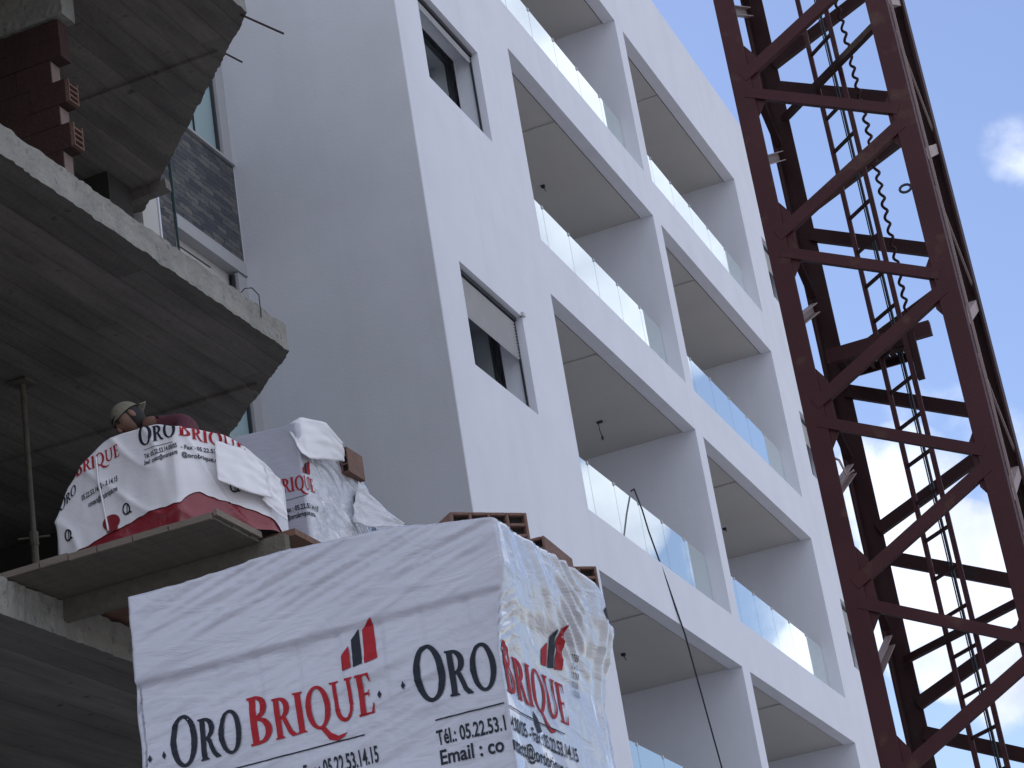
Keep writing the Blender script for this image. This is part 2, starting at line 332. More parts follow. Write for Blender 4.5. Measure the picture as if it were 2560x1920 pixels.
for (y0, y1), side in ((WL, 0), (WR, 1)):
    for n, (z0, z1) in enumerate(WIN):
        if z0 < 6: continue
        xr = XF-.34
        fr = MB()
        for a, b in ((y0+.003, y0+.035), (y1-.035, y1-.003), ((y0+y1)/2-.015, (y0+y1)/2+.015)): fr.box(xr-.03, xr, a, b, z0+.003, z1-.003)
        fr.box(xr-.05, xr, y0+.035, y1-.035, z0+.003, z0+.06).box(xr-.05, xr, y0+.035, y1-.035, z1-.06, z1-.003)
        f = fr.build('window', DARKF, B)
        MB().box(xr-.022, xr-.017, y0+.05, y1-.05, z0+.06, z1-.06).build('pane', WGLASS, f)
        MB().box(XF-.105, XF-.085, y0+.002, y0+.03, z0+.002, z1-.002).box(XF-.105, XF-.085, y1-.03, y1-.002, z0+.002, z1-.002) \
            .box(XF-.12, XF-.06, y0+.03, y1-.03, z1-.045, z1-.004).build('shutter_guide', DARKF, f)
        drop = .42 if (n == 2 and side == 0) else (.34 if side else .07)
        sh = MB(); z = z1-.05
        while z > z1-.05-drop:
            sh.add([(XF-.105, y0+.03, z), (XF-.085, y0+.03, z-.008), (XF-.105, y0+.03, z-.027), (XF-.105, y1-.03, z), (XF-.085, y1-.03, z-.008), (XF-.105, y1-.03, z-.027)],
                   [(0, 3, 4, 1), (1, 4, 5, 2), (0, 1, 2), (3, 5, 4)]); z -= .037
        sh.build('roller_shutter', SHUT, f)
        # room behind the pane
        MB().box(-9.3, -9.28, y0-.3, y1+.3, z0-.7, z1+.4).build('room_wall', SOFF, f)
MB().box(XF-.02, XF+.03, WL[1]-.03, WL[1]+.04, 11.33, 11.37).build('shutter_bracket', SHUT, B)
# stone-clad wing at the left end
XW = -8.81
for k in (-1, 0, 1, 2):
    dz = k*3.245
    z0, z1 = 11.67+dz, 12.78+dz
    MB().box(XW-.12, XW, 16.985, 18.37, z0, z1).build('stone_band', STONE, B)
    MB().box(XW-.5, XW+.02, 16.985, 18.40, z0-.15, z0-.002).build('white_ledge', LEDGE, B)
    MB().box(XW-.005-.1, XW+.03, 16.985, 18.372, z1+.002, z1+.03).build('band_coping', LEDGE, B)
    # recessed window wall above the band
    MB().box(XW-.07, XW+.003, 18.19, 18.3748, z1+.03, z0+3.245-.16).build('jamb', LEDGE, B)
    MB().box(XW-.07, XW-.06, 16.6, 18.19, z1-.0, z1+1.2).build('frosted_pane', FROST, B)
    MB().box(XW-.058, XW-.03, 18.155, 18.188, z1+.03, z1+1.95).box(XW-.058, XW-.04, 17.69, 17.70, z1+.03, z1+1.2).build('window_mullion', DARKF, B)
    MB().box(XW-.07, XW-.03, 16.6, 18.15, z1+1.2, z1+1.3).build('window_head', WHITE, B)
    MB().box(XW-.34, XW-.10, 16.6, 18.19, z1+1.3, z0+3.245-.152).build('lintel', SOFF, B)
    MB().box(XW-.06, XW+.006, 18.3722, 18.3748, z0+.0, z1+.03).build('edge_trim', WHITE, B)
MB().box(XW-.03, XW+.0, 16.70, 16.96, 0, ROOF-.6).build('stone_pier', STONE, B)
MB().box(XW-.0, XW+.025, 16.968, 16.978, 6, ROOF-.6).build('glass_fin', FINM, B)
MB().box(XW-.04, XW+.012, 16.66, 16.685, 0, ROOF-.6).build('white_fin', WHITE, B)
MB().box(XW-.5, XW-.0, 16.36, 16.65, 0, ROOF-.6).build('render_pier', SOFF, B)
MB().box(-16, XW-.5, 16.36, 18.44, 0, ROOF-.6).build('wing_wall', WHITE, B)

# ---------------------------------------------------------------- concrete frame building under construction
D = thing('concrete_frame', 'raw concrete frame under construction with chamfered floor slabs', 'building', (-9, 9, 0))
SL = [(5.46, .215), (8.42, .215), (11.38, .2), (14.34, .2), (2.5, .215)]
OUT = [(-6.4, 3.0), (-6.4, 13.93), (-8.75, 16.28), (-15.5, 16.28), (-15.5, 3.0)]
def resample(pts, step, jit):
    o = []
    for i in range(len(pts)):
        a, b = Vector((*pts[i], 0)), Vector((*pts[(i+1) % len(pts)], 0)); n = max(1, int((b-a).length/step))
        nr = Vector(((b-a).y, -(b-a).x, 0)).normalized()
        for k in range(n):
            p = a.lerp(b, k/n)
            j = (noise.noise(p*5+Vector((jit*7, 0, 3)))*.010 + noise.noise(p*17+Vector((0, jit*3, 1)))*.008 + noise.noise(p*48+Vector((0, jit*3, 5)))*.013) if k else 0
            o.append((p.x+nr.x*j, p.y+nr.y*j))
    return o
for k, (z, th) in enumerate(SL):
    s = resample(OUT, .035, k); t = resample(OUT, .035, k+9); n = len(s)
    soff = MB().add([(x, y, z) for x, y in s], [tuple(range(n))[::-1]])
    edge = MB()
    mid = [((a[0]+b[0])/2-.006, (a[1]+b[1])/2) for a, b in zip(s, t)]
    zz = lambda i, h: z + h + noise.noise(Vector((i*.31, k, h)))*.018
    edge.add([(x, y, z+.001) for x, y in s] + [(x, y, z+th*.12+.01*noise.noise(Vector((i*.4, k, 2)))) for i, (x, y) in enumerate(s)] + [(x, y, z+th*.55) for x, y in mid] + [(x, y, zz(i, th)) for i, (x, y) in enumerate(t)],
             [(r*n+i, r*n+(i+1) % n, (r+1)*n+(i+1) % n, (r+1)*n+i) for r in range(3) for i in range(n)] + [tuple(3*n+i for i in range(n))])
    eo = edge.build('floor_slab', CONCE, D)
    soff.build('slab_soffit', CONC, eo)
    # lowered strip behind a casting joint
    jo = [(-6.55, 14.26-.3), (-8.7, 16.1), (-15, 16.1), (-15, 14.26), (-6.75, 14.26)]
    MB().prism([(-6.86, 14.27), (-8.68, 16.1), (-15, 16.1), (-15, 14.27)][::-1], z-.022, z-.001).build('soffit_step', CONC, eo)
MB().box(-15, -7.28, 12.58, 12.76, 11.0, 11.378).build('cross_beam', CONCE, D)
cl = MB()
for x, y in ((-8.95, 15.6), (-8.95, 9.3), (-8.95, 4.2), (-14.8, 4.2), (-14.8, 9.3), (-14.8, 15.7)):
    zs = [0] + [v for z, th in sorted(SL) for v in (z-.023, z+th+.02)]
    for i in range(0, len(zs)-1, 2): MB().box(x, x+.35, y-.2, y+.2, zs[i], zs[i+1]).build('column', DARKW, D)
bk = MB()
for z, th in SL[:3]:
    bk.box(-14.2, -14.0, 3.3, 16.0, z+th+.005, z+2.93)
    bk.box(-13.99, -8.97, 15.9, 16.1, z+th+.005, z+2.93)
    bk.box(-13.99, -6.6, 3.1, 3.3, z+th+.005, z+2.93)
bk.build('light_block_wall', DARKW, D)  # walls added behind and at the ends to block light from the bays
# toothed brick wall on the middle slab, row by row at its stepped end
bw, bwe, bwh = MB(), MB(), MB()
ROWS = [(8.64, 8.84, -7.42, 1), (8.84, 9.05, -7.34, 2), (9.05, 9.26, -7.40, 1), (9.26, 9.47, -7.33, 2), (9.47, 9.68, -7.40, 0), (9.68, 9.88, -7.385, 1), (9.88, 10.09, -7.31, 2), (10.09, 10.26, -7.385, 1), (10.26, 10.46, -7.32, 2), (10.46, 10.66, -7.43, 1), (10.66, 10.985, -7.33, 0)]
for a, b, xr_, kind in ROWS:
    x = xr_; k_ = 0
    n_ = 2 if b-a > .3 else 1
    for h_ in range(n_):
        za, zb_ = a+(b-a)*h_/n_, a+(b-a)*(h_+1)/n_; x = xr_ - (.006 if h_ else 0)
        first = True
        while x > -13.0:
            l = .16 if (first and h_) else .3
            bw.box(x-l+.0015, x-.0015, 12.60+random.uniform(0, .005), 12.74, za+.002, zb_-.002); x -= l; first = False
    bw.box(-13.0, xr_-.02, 12.615, 12.73, a-.0, b)
    if kind == 1: bwe.box(xr_-.004, xr_+.002, 12.612, 12.728, a+.012, b-.012)
    if kind == 2:
        for q in range(4):
            h0 = a+.01+(b-a-.02)*q/4; h1 = a+.01+(b-a-.02)*(q+1)/4
            bwh.box(xr_-.004, xr_+.03, 12.606, 12.616, h0+.0, h1).box(xr_-.004, xr_+.03, 12.724, 12.734, h0, h1).box(xr_-.004, xr_+.03, 12.616, 12.724, h0, h0+.012)
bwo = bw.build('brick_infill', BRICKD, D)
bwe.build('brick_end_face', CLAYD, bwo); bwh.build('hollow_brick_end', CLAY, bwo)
# rebar and offcuts
MB().tube([(-6.50, 13.92, 11.42), (-6.30, 13.95, 11.25), (-6.12, 13.95, 11.09)], .009, 6).build('rebar', RUST, D)
MB().tube([(-7.02, 14.46, 11.50), (-6.90, 14.48, 11.47), (-6.76, 14.5, 11.34)], .008, 6).build('rebar', RUST, D)
hook = [(-6.45, 13.25, 8.62), (-6.4, 13.3, 8.70), (-6.38, 13.38, 8.73), (-6.36, 13.44, 8.69), (-6.37, 13.46, 8.6), (-6.37, 13.46, 8.52)]
MB().tube(hook, .0045, 6).build('rebar', RUST, D)
MB().tube([(-6.39, 12.35, 8.655), (-6.38, 12.75, 8.65)], .006, 5).build('rebar', RUST, D)
MB().beam((-8.85, 15.90, 11.30), (-8.29, 15.92, 11.335), .10, .10).build('formwork_timber', CONC, D)

# steel prop
P = thing('shoring_prop', 'slim rusty shoring prop standing on the lower slab beside the dark bay', 'prop', (-8.16, 13.07, 5.70))
MB().tube([(-8.16, 13.07, 5.70), (-8.16, 13.07, 7.2)], .027, 10).build('outer_tube', PROPM, P)
MB().tube([(-8.16, 13.07, 7.18), (-8.16, 13.07, 8.39)], .021, 10).build('inner_tube', PROPM, P)
MB().box(-8.24, -8.08, 12.99, 13.15, 8.392, 8.41).box(-8.24, -8.08, 12.99, 13.15, 5.685, 5.70).build('end_plate', PROPM, P)
MB().tube([(-8.16, 13.07, 7.14), (-8.16, 13.07, 7.24)], .034, 10).tube([(-8.26, 13.02, 7.2), (-8.06, 13.12, 7.2)], .008, 6).build('collar', PROPM, P)

# timber loading platform cantilevered from the lower slab
PL = thing('loading_platform', 'timber loading platform jutting out from the lower slab edge', 'platform', (-5.8, 10.2, 5.68))
yy = 9.985; i = 0
while yy < 10.48:
    MB().box(-6.9, -5.135-.004*(i % 2), yy, yy+.095, 5.682, 5.722).build('plank', WOOD, PL); yy += .1; i += 1
xs = [-6.9, -6.44, -6.2, -6.02, -5.84, -5.62, -5.4, -5.14]
ed = MB()
for a, b in zip(xs[:-1], xs[1:]): ed.box(a+.004, b-.004, 9.962, 9.983, 5.684+random.uniform(-.004, .004), 5.722+random.uniform(-.006, .008))
ed.build('edge_batten', WOODL, PL)
MB().box(-5.132, -5.112, 9.975, 10.48, 5.70, 5.735).build('side_batten', WOODL, PL)
MB().box(-6.9, -4.99, 10.50, 10.56, 5.56, 5.70).build('support_beam', WOOD, PL)
yy = 10.57
while yy < 12.2:
    MB().box(-6.9, -4.955, yy, yy+.12, 5.702, 5.738).build('plank', WOODB, PL); yy += .125
MB().box(-6.9, -4.99, 12.0, 12.06, 5.56, 5.70).box(-5.6, -5.5, 10.57, 11.98, 5.60, 5.70).build('support_beam', WOODB, PL)
MB().tube([(-6.38, 10.34, 5.71), (-6.375, 10.6, 5.70), (-6.385, 10.9, 5.69)], .008, 5).build('loose_wire', WOODL, PL)

# ---------------------------------------------------------------- lettering
def ring(a, b, a2, b2, c, t0=0, t1=2*math.pi, n=36, tilt=0.12, c2=None):
    c2 = c2 or c; vs = []; fs = []
    for i in range(n+1):
        t = t0+(t1-t0)*i/n
        vs += [(c[0]+a*math.cos(t), c[1]+b*math.sin(t)), (c2[0]+a2*math.cos(t-tilt*0)+tilt*a2*.0, c2[1]+b2*math.sin(t))]
    for i in range(n): fs.append((2*i, 2*i+2, 2*i+3, 2*i+1))
    return vs, fs
def poly(*p): return list(p), [tuple(range(len(p)))]
def rect(x0, x1, y0, y1): return poly((x0, y0), (x1, y0), (x1, y1), (x0, y1))
def serif(x, y, w_, up=1): return poly((x-w_/2, y), (x+w_/2, y), (x+w_/2, y+.03*up), (x+w_/4, y+.06*up), (x-w_/4, y+.06*up), (x-w_/2, y+.03*up))
HP = math.pi/2
GL = {
 'O': (.82, [ring(.41, .53, .225, .455, (.41, .5), c2=(.41, .5))]),
 'Q': (.82, [ring(.41, .53, .225, .455, (.41, .5)), poly((.36, .03), (.52, .05), (.72, -.17), (.96, -.30), (1.22, -.27), (1.30, -.20), (1.16, -.36), (.92, -.42), (.66, -.34), (.48, -.12))]),
 'I': (.34, [rect(.075, .265, .05, .95), serif(.17, 0, .32), serif(.17, 1, .32, -1)]),
 'R': (.66, [rect(.06, .245, .05, .95), serif(.155, 0, .30), serif(.12, 1, .24, -1), ring(.355, .27, .165, .20, (.22, .73), -HP, HP, 18), poly((.28, .47), (.42, .49), (.58, .14), (.72, .02), (.72, -.01), (.55, -.01), (.44, .10))]),
 'B': (.66, [rect(.06, .245, .05, .95), rect(.0, .22, 0, .05), rect(.0, .22, .95, 1.0), ring(.335, .24, .145, .175, (.22, .76), -HP, HP, 18), ring(.42, .275, .225, .21, (.22, .275), -HP, HP, 18)]),
 'U': (.80, [rect(.09, .22, .34, .95), rect(.58, .70, .34, .95), serif(.155, 1, .30, -1), serif(.64, 1, .28, -1), ring(.30, .35, .17, .26, (.385, .34), math.pi, 2*math.pi, 20, c2=(.41, .34))]),
 'E': (.56, [rect(.06, .245, .05, .95), rect(.0, .50, 0, .055), rect(.0, .46, .945, 1.0), rect(.22, .40, .48, .54), poly((.50, .0), (.55, .24), (.51, .24), (.42, .055)), poly((.46, 1), (.48, .78), (.45, .78), (.38, .945)), rect(.38, .41, .42, .60)]),
}
def word(chars, sizes, gap=.045):
    """[(list of pieces)], width"""
    x = 0; out = []
    for ch, s in zip(chars, sizes):
        w_, pieces = GL[ch]
        for vs, fs in pieces: out.append(([(x+a*s*.92, b*s) for a, b in vs], fs))
        x += w_*s*.92+gap
    return out, x-gap
def fit(pieces, wid, s0, s1, z0, z1, h):
    """unit lettering laid between s0 and s1 with its baseline going from z0 to z1, cap height h"""
    o = []
    for vs, fs in pieces:
        o.append(([(s0+(s1-s0)*x/wid, z0+(z1-z0)*x/wid+h*y) for x, y in vs], fs))
    return o
def typed(text, s0, s1, z0, z1, h):
    cu = bpy.data.curves.new('t', 'FONT'); cu.body = text; cu.size = 1; cu.offset = .02; cu.resolution_u = 3; cu.fill_mode = 'FRONT'
    ob = bpy.data.objects.new('t', cu); C.objects.link(ob)
    dg = bpy.context.evaluated_depsgraph_get(); me = ob.evaluated_get(dg).to_mesh()
    vs = [(v.co.x, v.co.y) for v in me.vertices]; fs = [tuple(p.vertices) for p in me.polygons]
    ob.evaluated_get(dg).to_mesh_clear(); bpy.data.objects.remove(ob); bpy.data.curves.remove(cu)
    w_ = max(v[0] for v in vs)
    return [([(s0+(s1-s0)*x/w_, z0+(z1-z0)*x/w_+h*y/.7) for x, y in vs], fs)]
def bars(s0, s1, z0, zt):
    """the three-tower emblem"""
    w_ = (s1-s0); h = zt-z0
    r = [poly((s0, z0+.02*h), (s0+.26*w_, z0+.02*h+.02*h), (s0+.25*w_, z0+.52*h), (s0, z0+.34*h)),
         poly((s0+.64*w_, z0+.05*h), (s1, z0+.10*h), (s1-.03*w_, zt), (s0+.66*w_, z0+.80*h))]
    k = [poly((s0+.32*w_, z0+.03*h), (s0+.58*w_, z0+.06*h), (s0+.57*w_, z0+.84*h), (s0+.33*w_, z0+.64*h))]
    return r, k

# ---------------------------------------------------------------- film-wrapped packs
class Wrap:
    """a sheet of film round a stack: perimeter of (x, y, ztop) knots, corners rounded, creased by disp(s, z)"""
    def __init__(s, knots, zbot, disp, rad=.012, lean=None, closed=True):
        s.k = [Vector((a, b, 0)) for a, b, c in knots]; s.zt = [c for a, b, c in knots]; s.zb = zbot; s.disp = disp; s.rad = rad; s.lean = lean
        s.cum = [0]
        for i in range(len(s.k)): s.cum.append(s.cum[-1]+(s.k[(i+1) % len(s.k)]-s.k[i]).length)
        s.L = s.cum[-1]
    def raw(s, q):
        q = q % s.L
        for i in range(len(s.k)):
            if q <= s.cum[i+1] or i == len(s.k)-1:
                t = (q-s.cum[i])/max(1e-9, s.cum[i+1]-s.cum[i]); j = (i+1) % len(s.k)
                return s.k[i].lerp(s.k[j], t), s.zt[i]*(1-t)+s.zt[j]*t
    def pos(s, q):
        acc = Vector((0, 0, 0)); za = 0
        for d in (-1, -.5, 0, .5, 1):
            p, z = s.raw(q+d*s.rad); acc += p; za += z
        a, _ = s.raw(q-s.rad-.002); b, _ = s.raw(q+s.rad+.002); d = (b-a).normalized()
        return acc/5, za/5, Vector((d.y, -d.x, 0))
    def P(s, q, z, lift=0):
        p, zt, n = s.pos(q)
        if lift and z > zt+.001:      # print that runs on over the top edge
            e = z-zt; o = p + n*(s.disp(q, zt)-e*.8); return Vector((o.x, o.y, zt+lift+e*.12))
        o = p + n*(s.disp(q, z)+lift)
        v = Vector((o.x, o.y, z))
        if s.lean: v += s.lean(q, z)
        return v
    def top(s, q): return s.pos(q)[1]
    def sheet(s, ds=.012, dz=.012, q0=0, q1=None, zb=None, zt=None, cap=True, lift=0):
        full = q1 is None; q1 = s.L if full else q1
        nu = int((q1-q0)/ds); hz = max(s.zt)-s.zb; nv = max(4, int(hz/dz))
        def pt(i, j):
            q = q0+(q1-q0)*i/(nu if full else nu-1)
            b = s.zb if zb is None else (zb(q) if callable(zb) else zb); t = s.top(q) if zt is None else zt(q)
            return s.P(q, b+(t-b)*j/(nv-1), lift)
        m = MB().grid(pt, nu, nv, closed=full)
        if cap and full:
            cx = sum((p for p in s.k), Vector((0, 0, 0)))/len(s.k); cz = sum(s.zt)/len(s.zt)
            base = (nv-1)*nu; prev = [base+i for i in range(nu)]
            for r in (.97, .9, .7, .4):
                o = len(m.v)
                for i in range(nu):
                    v = Vector(m.v[base+i]); c = Vector((cx.x, cx.y, v.z)); p = c+(v-c)*r; p.z += (1-r)*.03+.004*noise.noise(p*9)
                    m.v.append(tuple(p))
                m.f += [(prev[i], prev[(i+1) % nu], o+(i+1) % nu, o+i) for i in range(nu)]; prev = [o+i for i in range(nu)]
            m.f.append(tuple(prev))
        return m
    def ink(s, pieces, cell=.02, lift=.002):
        m = MB(); n = 0
        for vs, fs in pieces:
            bm = bmesh.new(); bv = [bm.verts.new((x, y, 0)) for x, y in vs]
            for f in fs:
                try: bm.faces.new([bv[i] for i in f])
                except ValueError: pass
            xs_ = [v[0] for v in vs]; ys_ = [v[1] for v in vs]
            for lo, hi, nr in ((min(xs_), max(xs_), (1, 0, 0)), (min(ys_), max(ys_), (0, 1, 0))):
                c = math.floor(lo/cell)*cell+cell
                while c < hi:
                    bmesh.ops.bisect_plane(bm, geom=bm.verts[:]+bm.edges[:]+bm.faces[:], plane_co=[c if nr[0] else 0, c if nr[1] else 0, 0], plane_no=nr); c += cell
            bm.verts.index_update()
            m.add([s.P(v.co.x, v.co.y, lift+.0002*(n % 7)) for v in bm.verts], [tuple(v.index for v in f.verts) for f in bm.faces]); bm.free(); n += 1
        return m
def ridge(v): return 1-abs(v)*2
# --- the near pack: front face y = 5.04, from x = -2.877 to the corner, then the right face going back
K = .7
def zz_(z): return 1.6+K*(z-1.6)
YP = 7.2*K; XL = -4.11*K; XR = -2.65*K
def disp_main(q, z):
    W = XR-XL
    zu = (z-1.6)/K+1.6
    if q < W:    # front face
        p = Vector((q*3.2, 0, zu*10-q*3.1))
        d = .007*noise.noise(p*.7) + .0015*noise.noise(Vector((q*9, 2, zu*30-q*8)))
        top = min(1, max(0, (zu-4.05)/.12)); up = min(1, max(0, (zu-3.98)/.015))
        cr = 1-abs(noise.noise(Vector((q*2.1, 5, zu*27-q*10.5))))*2
        d += .008*top*max(0, cr)**3*min(1, q/.2)
        cr2 = 1-abs(noise.noise(Vector((q*1.2, 8, zu*9-q*4.5))))*2
        d += .005*max(0, cr2)**6*(.35+.65*max(0, noise.noise(Vector((q*2, 3, zu*3)))))
        d -= (1-up)*.014
        d += .0028*max(0, 1-abs(noise.noise(Vector((q*5, 3, zu*46-q*20))))*2)**4*max(0, noise.noise(Vector((q*2.4, 6, zu*4)))+.15)*2
        col = (q/.118) % 1
        d += (1-up)*0.0045*(1 if .06 < col < .94 else .0)*(.25+.75*min(1, q/.5))*(.4+.6*min(1, max(0, (zu-3.6)/.3)))
        return d
    q2 = q-W
    if q2 < 1.0:
        e = min(1, q2/.10); up = min(1, max(0, (zu-3.98)/.1))
        d = e*.010*noise.noise(Vector((q2*2.6, 3, zu*3.2+q2*4)))
        d += up*e*.010*abs(noise.noise(Vector((q2*7, 7, zu*5+q2*13))))
        band = math.exp(-((q2-.50)/.10)**4)*min(1, max(0, (zu-3.80)/.15))
        d += band*.0075*math.sin(zu*88+q2*62+2.5*noise.noise(Vector((q2*6, 1, zu*4))))
        b2 = min(1, max(0, (q2-.62)/.1))
        d += b2*.014*noise.noise(Vector((q2*14, 2, zu*3.5))) + .004*math.sin(zu*55+q2*40+4*noise.noise(Vector((q2*9, 4, zu*5))))*max(0, noise.noise(Vector((q2*5, 6, zu*4))))
        corner = math.exp(-((q2-.06)/.06)**2-((zu-3.9)/.09)**2)
        d += corner*.006*math.sin(zu*140-q2*90)
        d -= .010*min(1, max(0, (3.97-zu)/.05))*e
        return d
    return .012*noise.noise(Vector((q*4, 4, zu*6)))
def lean_main(q, z):
    zu = (z-1.6)/K+1.6; t = min(1, max(0, (zu-3.78)/.3)); W = XR-XL
    f = min(1, max(0, (q-(W-.12))/.12)) if q < W else 1
    return Vector((.062*K*t*f if q < W+1.0 else 0, 0, 0))
kn = [(XL, YP, zz_(4.337)), (-3.854*K, YP, zz_(4.326)), (-3.456*K, YP, zz_(4.345)), (-3.264*K, YP, zz_(4.33)), (-2.981*K, YP, zz_(4.318)), (XR, YP, zz_(4.245)),
      (XR, 7.5*K, zz_(4.243)), (XR, 8.0*K, zz_(4.25)), (XR+.01, 8.26*K, zz_(4.21)), (XR-.02, 8.46*K, zz_(4.10)), (XR-.2, 8.5*K, zz_(4.2)), (XL, 8.5*K, zz_(4.3))]
WM = Wrap(kn, 2.62, disp_main, .010, lean_main)
MP = thing('brick_pallet', 'large white film-wrapped pack of bricks closest to the camera', 'brick pack', (-2.36, 5.5, 2.45), 'wrapped packs of bricks')
Wd = XR-XL
front = WM.sheet(.008, .008)
fo = front.build('film_wrap', FILM, MP, smooth=True)
# the crinkled right side has its own glossier film
me = fo.data; me.materials.append(FILMR)
for p in me.polygons:
    c = p.center+Vector(MP.location)
    if c.x > XR-.012 and c.y > YP+.02 and c.z < zz_(4.3): p.material_index = 1
z0, z1 = zz_(3.645), zz_(3.655)
oro, wo1 = word('ORO', (1.1, .92, .92)); bri, wb1 = word('BRIQUE', (1.08, .9, .9, .9, .9, .9))
X = lambda x: x*K-XL          # arc position of an x on the front face
hh = .168*K
red = fit(bri, wb1, X(-3.66), X(-3.147), zz_(3.650), zz_(3.655), hh)
blk = fit(oro, wo1, X(-3.99), X(-3.69), zz_(3.64), zz_(3.647), hh*1.02)
r_, k_ = bars(X(-3.262), X(-3.115), zz_(3.835), zz_(4.005)); red += r_; blk += k_
blk += [rect(X(-3.95), X(-3.205), zz_(3.585), zz_(3.590))]
blk += typed('Tél.: 05.22.53.14.00/05 - Fax : 05.22.53.14.15', X(-3.84), X(-3.165), zz_(3.468), zz_(3.482), .058*K)
blk += typed('Email : contact@orobrique.ma', X(-3.95), X(-3.3), zz_(3.39), zz_(3.40), .05*K)
Q = lambda y: Wd+(y-7.2)*K    # arc position on the right face
blk += fit(oro, wo1, X(-2.985), X(-2.672), zz_(3.65), zz_(3.635), hh*1.08)
red += fit(bri, wb1, Q(7.235), Q(7.87), zz_(3.62), zz_(3.605), hh*1.05)
r_, k_ = bars(Q(7.66), Q(7.86), zz_(3.80), zz_(3.985)); red += r_; blk += k_
blk += [rect(X(-2.93), X(-2.66), zz_(3.573), zz_(3.578)), rect(Q(7.215), Q(7.80), zz_(3.560), zz_(3.565))]
blk += typed('Tél.: 05.22.53.1', X(-2.935), X(-2.672), zz_(3.487), zz_(3.482), .052*K)
blk += typed('4.00/05 - Fax : 05.22.53.14.15', Q(7.215), Q(7.90), zz_(3.48), zz_(3.47), .052*K)
blk += typed('Email : co', X(-2.935), X(-2.69), zz_(3.415), zz_(3.41), .052*K)
blk += typed('ntact@orobrique.ma', Q(7.2), Q(7.85), zz_(3.405), zz_(3.395), .052*K)
for a, zc in ((X(-3.125), 3.715), (X(-3.03), 3.725), (X(-4.08), 3.70), (X(-4.02), 3.70)):
    blk += [poly((a-.006, zz_(zc)), (a, zz_(zc)-.01), (a+.006, zz_(zc)), (a, zz_(zc)+.012))]
blk += [poly((Q(7.50), zz_(3.60)), (Q(7.54), zz_(3.575)), (Q(7.56), zz_(3.53)), (Q(7.51), zz_(3.515)), (Q(7.49), zz_(3.55))), 
        poly((Q(8.23), zz_(4.12)), (Q(8.27), zz_(4.15)), (Q(8.28), zz_(4.11)), (Q(8.25), zz_(4.08)))]
WM.ink(red, .012).build('red_lettering', INKR, MP); WM.ink(blk, .012).build('black_lettering', INKK, MP)
# small print high on the right side
lb = []
for i in range(5): lb += typed('1 2 7 5 B', Q(7.95), Q(7.95)+.05, zz_(3.88-.035*i), zz_(3.88-.035*i), .016)
WM.ink(lb, .012, .003).build('small_print', INKK, MP)
# what carries it: timber pallet, a second pack, another pallet
bd = MB()
def timber_pallet(m, x0, x1, y0, y1, z):
    for i in range(5): a = y0+(y1-y0-.1)*i/4; m.box(x0, x1, a, a+.1, z+.118, z+.14)
    for i in range(3): a = x0+(x1-x0-.1)*i/2; m.box(a, a+.1, y0, y1, z+.022, z+.116)
    for i in range(3): a = y0+(y1-y0-.1)*i/2; m.box(x0, x1, a, a+.1, z, z+.02)
timber_pallet(bd, XL, XR, YP, 8.5*K, 2.478); bd.build('timber_pallet', WOOD, MP)
MP2 = thing('brick_pallet', 'white film-wrapped brick pack underneath the closest one, below the frame', 'brick pack', (-2.36, 5.5, 0), 'wrapped packs of bricks')
kn2 = [(XL, YP, 1.0), (XR, YP, 1.0), (XR, 8.5*K, 1.0), (XL, 8.5*K, 1.0)]
WL1 = Wrap([(a, b, 1.19) for a, b, c in kn2], .145, lambda q, z: .012*noise.noise(Vector((q*4, 0, z*7))), .012); WL1.sheet(.03, .03).build('film_wrap', FILM, MP2, smooth=True)
b1 = MB(); timber_pallet(b1, XL, XR, YP, 8.5*K, .002); b1.build('timber_pallet', WOOD, MP2)
MP3 = thing('brick_pallet', 'white film-wrapped brick pack in the middle of the near stack, below the frame', 'brick pack', (-2.36, 5.5, 1.23), 'wrapped packs of bricks')
WL2 = Wrap([(a, b, 2.44) for a, b, c in kn2], 1.38, lambda q, z: .012*noise.noise(Vector((q*4, 5, z*7))), .012); WL2.sheet(.03, .03).build('film_wrap', FILM, MP3, smooth=True)
b1 = MB(); timber_pallet(b1, XL, XR, YP, 8.5*K, 1.232); b1.build('timber_pallet', WOOD, MP3)

# --- hollow bricks lying on the near pack
def hollow_brick(x0, x1, y0, y1, z0, z1, nx, nz, mb, hb):
    """front (-y) face pierced by nx by nz cells"""
    t = .009; W_ = x1-x0; H_ = z1-z0; cw = (W_-t*(nx+1))/nx; ch = (H_-t*(nz+1))/nz
    for i in range(nx+1): a = x0+i*(cw+t); mb.box(a, a+t, y0, y1, z0, z1)
    for i in range(nx):
        a = x0+i*(cw+t)+t
        for j in range(nz+1):
            b = z0+j*(ch+t); mb.box(a, a+cw, y0, y1, b, b+t)
        for j in range(nz):
            b = z0+j*(ch+t)+t; hb.box(a+.001, a+cw-.001, y0+.018, y1-.01, b+.001, b+ch-.001)  # dark block stands in for shade within the cell
def loose_brick(x, y, yaw, label, z=3.462, w_=.225, d_=.26, h_=.10, nx=4, nz=3):
    """(x, y): lower right corner of the pierced face"""
    t = thing('hollow_brick', label, 'brick', (0, 0, 0), 'loose hollow bricks on the near pack')
    mb, hb = MB(), MB(); hollow_brick(-w_, 0, 0, d_, 0, h_, nx, nz, mb, hb)
    o = mb.build('clay_shell', CLAY, t, bevel=.003); hb.build('cell_shade_fill', HOLE, t)
    t.location = (x, y, z); t.rotation_euler = (0, 0, yaw); return t
BR = loose_brick(-1.838, 5.372, R(47), 'hollow clay brick highest and leftmost on the near white pack')
for x, y, yaw, lab in ((-1.872, 5.585, R(3), 'hollow clay brick in the middle of the three on the near pack'), (-1.85, 5.945, R(46), 'hollow clay brick farthest right on the near white pack')):
    c = copy_tree(BR); c.location = (x, y, 3.462 if y < 5.9 else 3.455); c.rotation_euler = (0, 0, yaw); c['label'] = lab

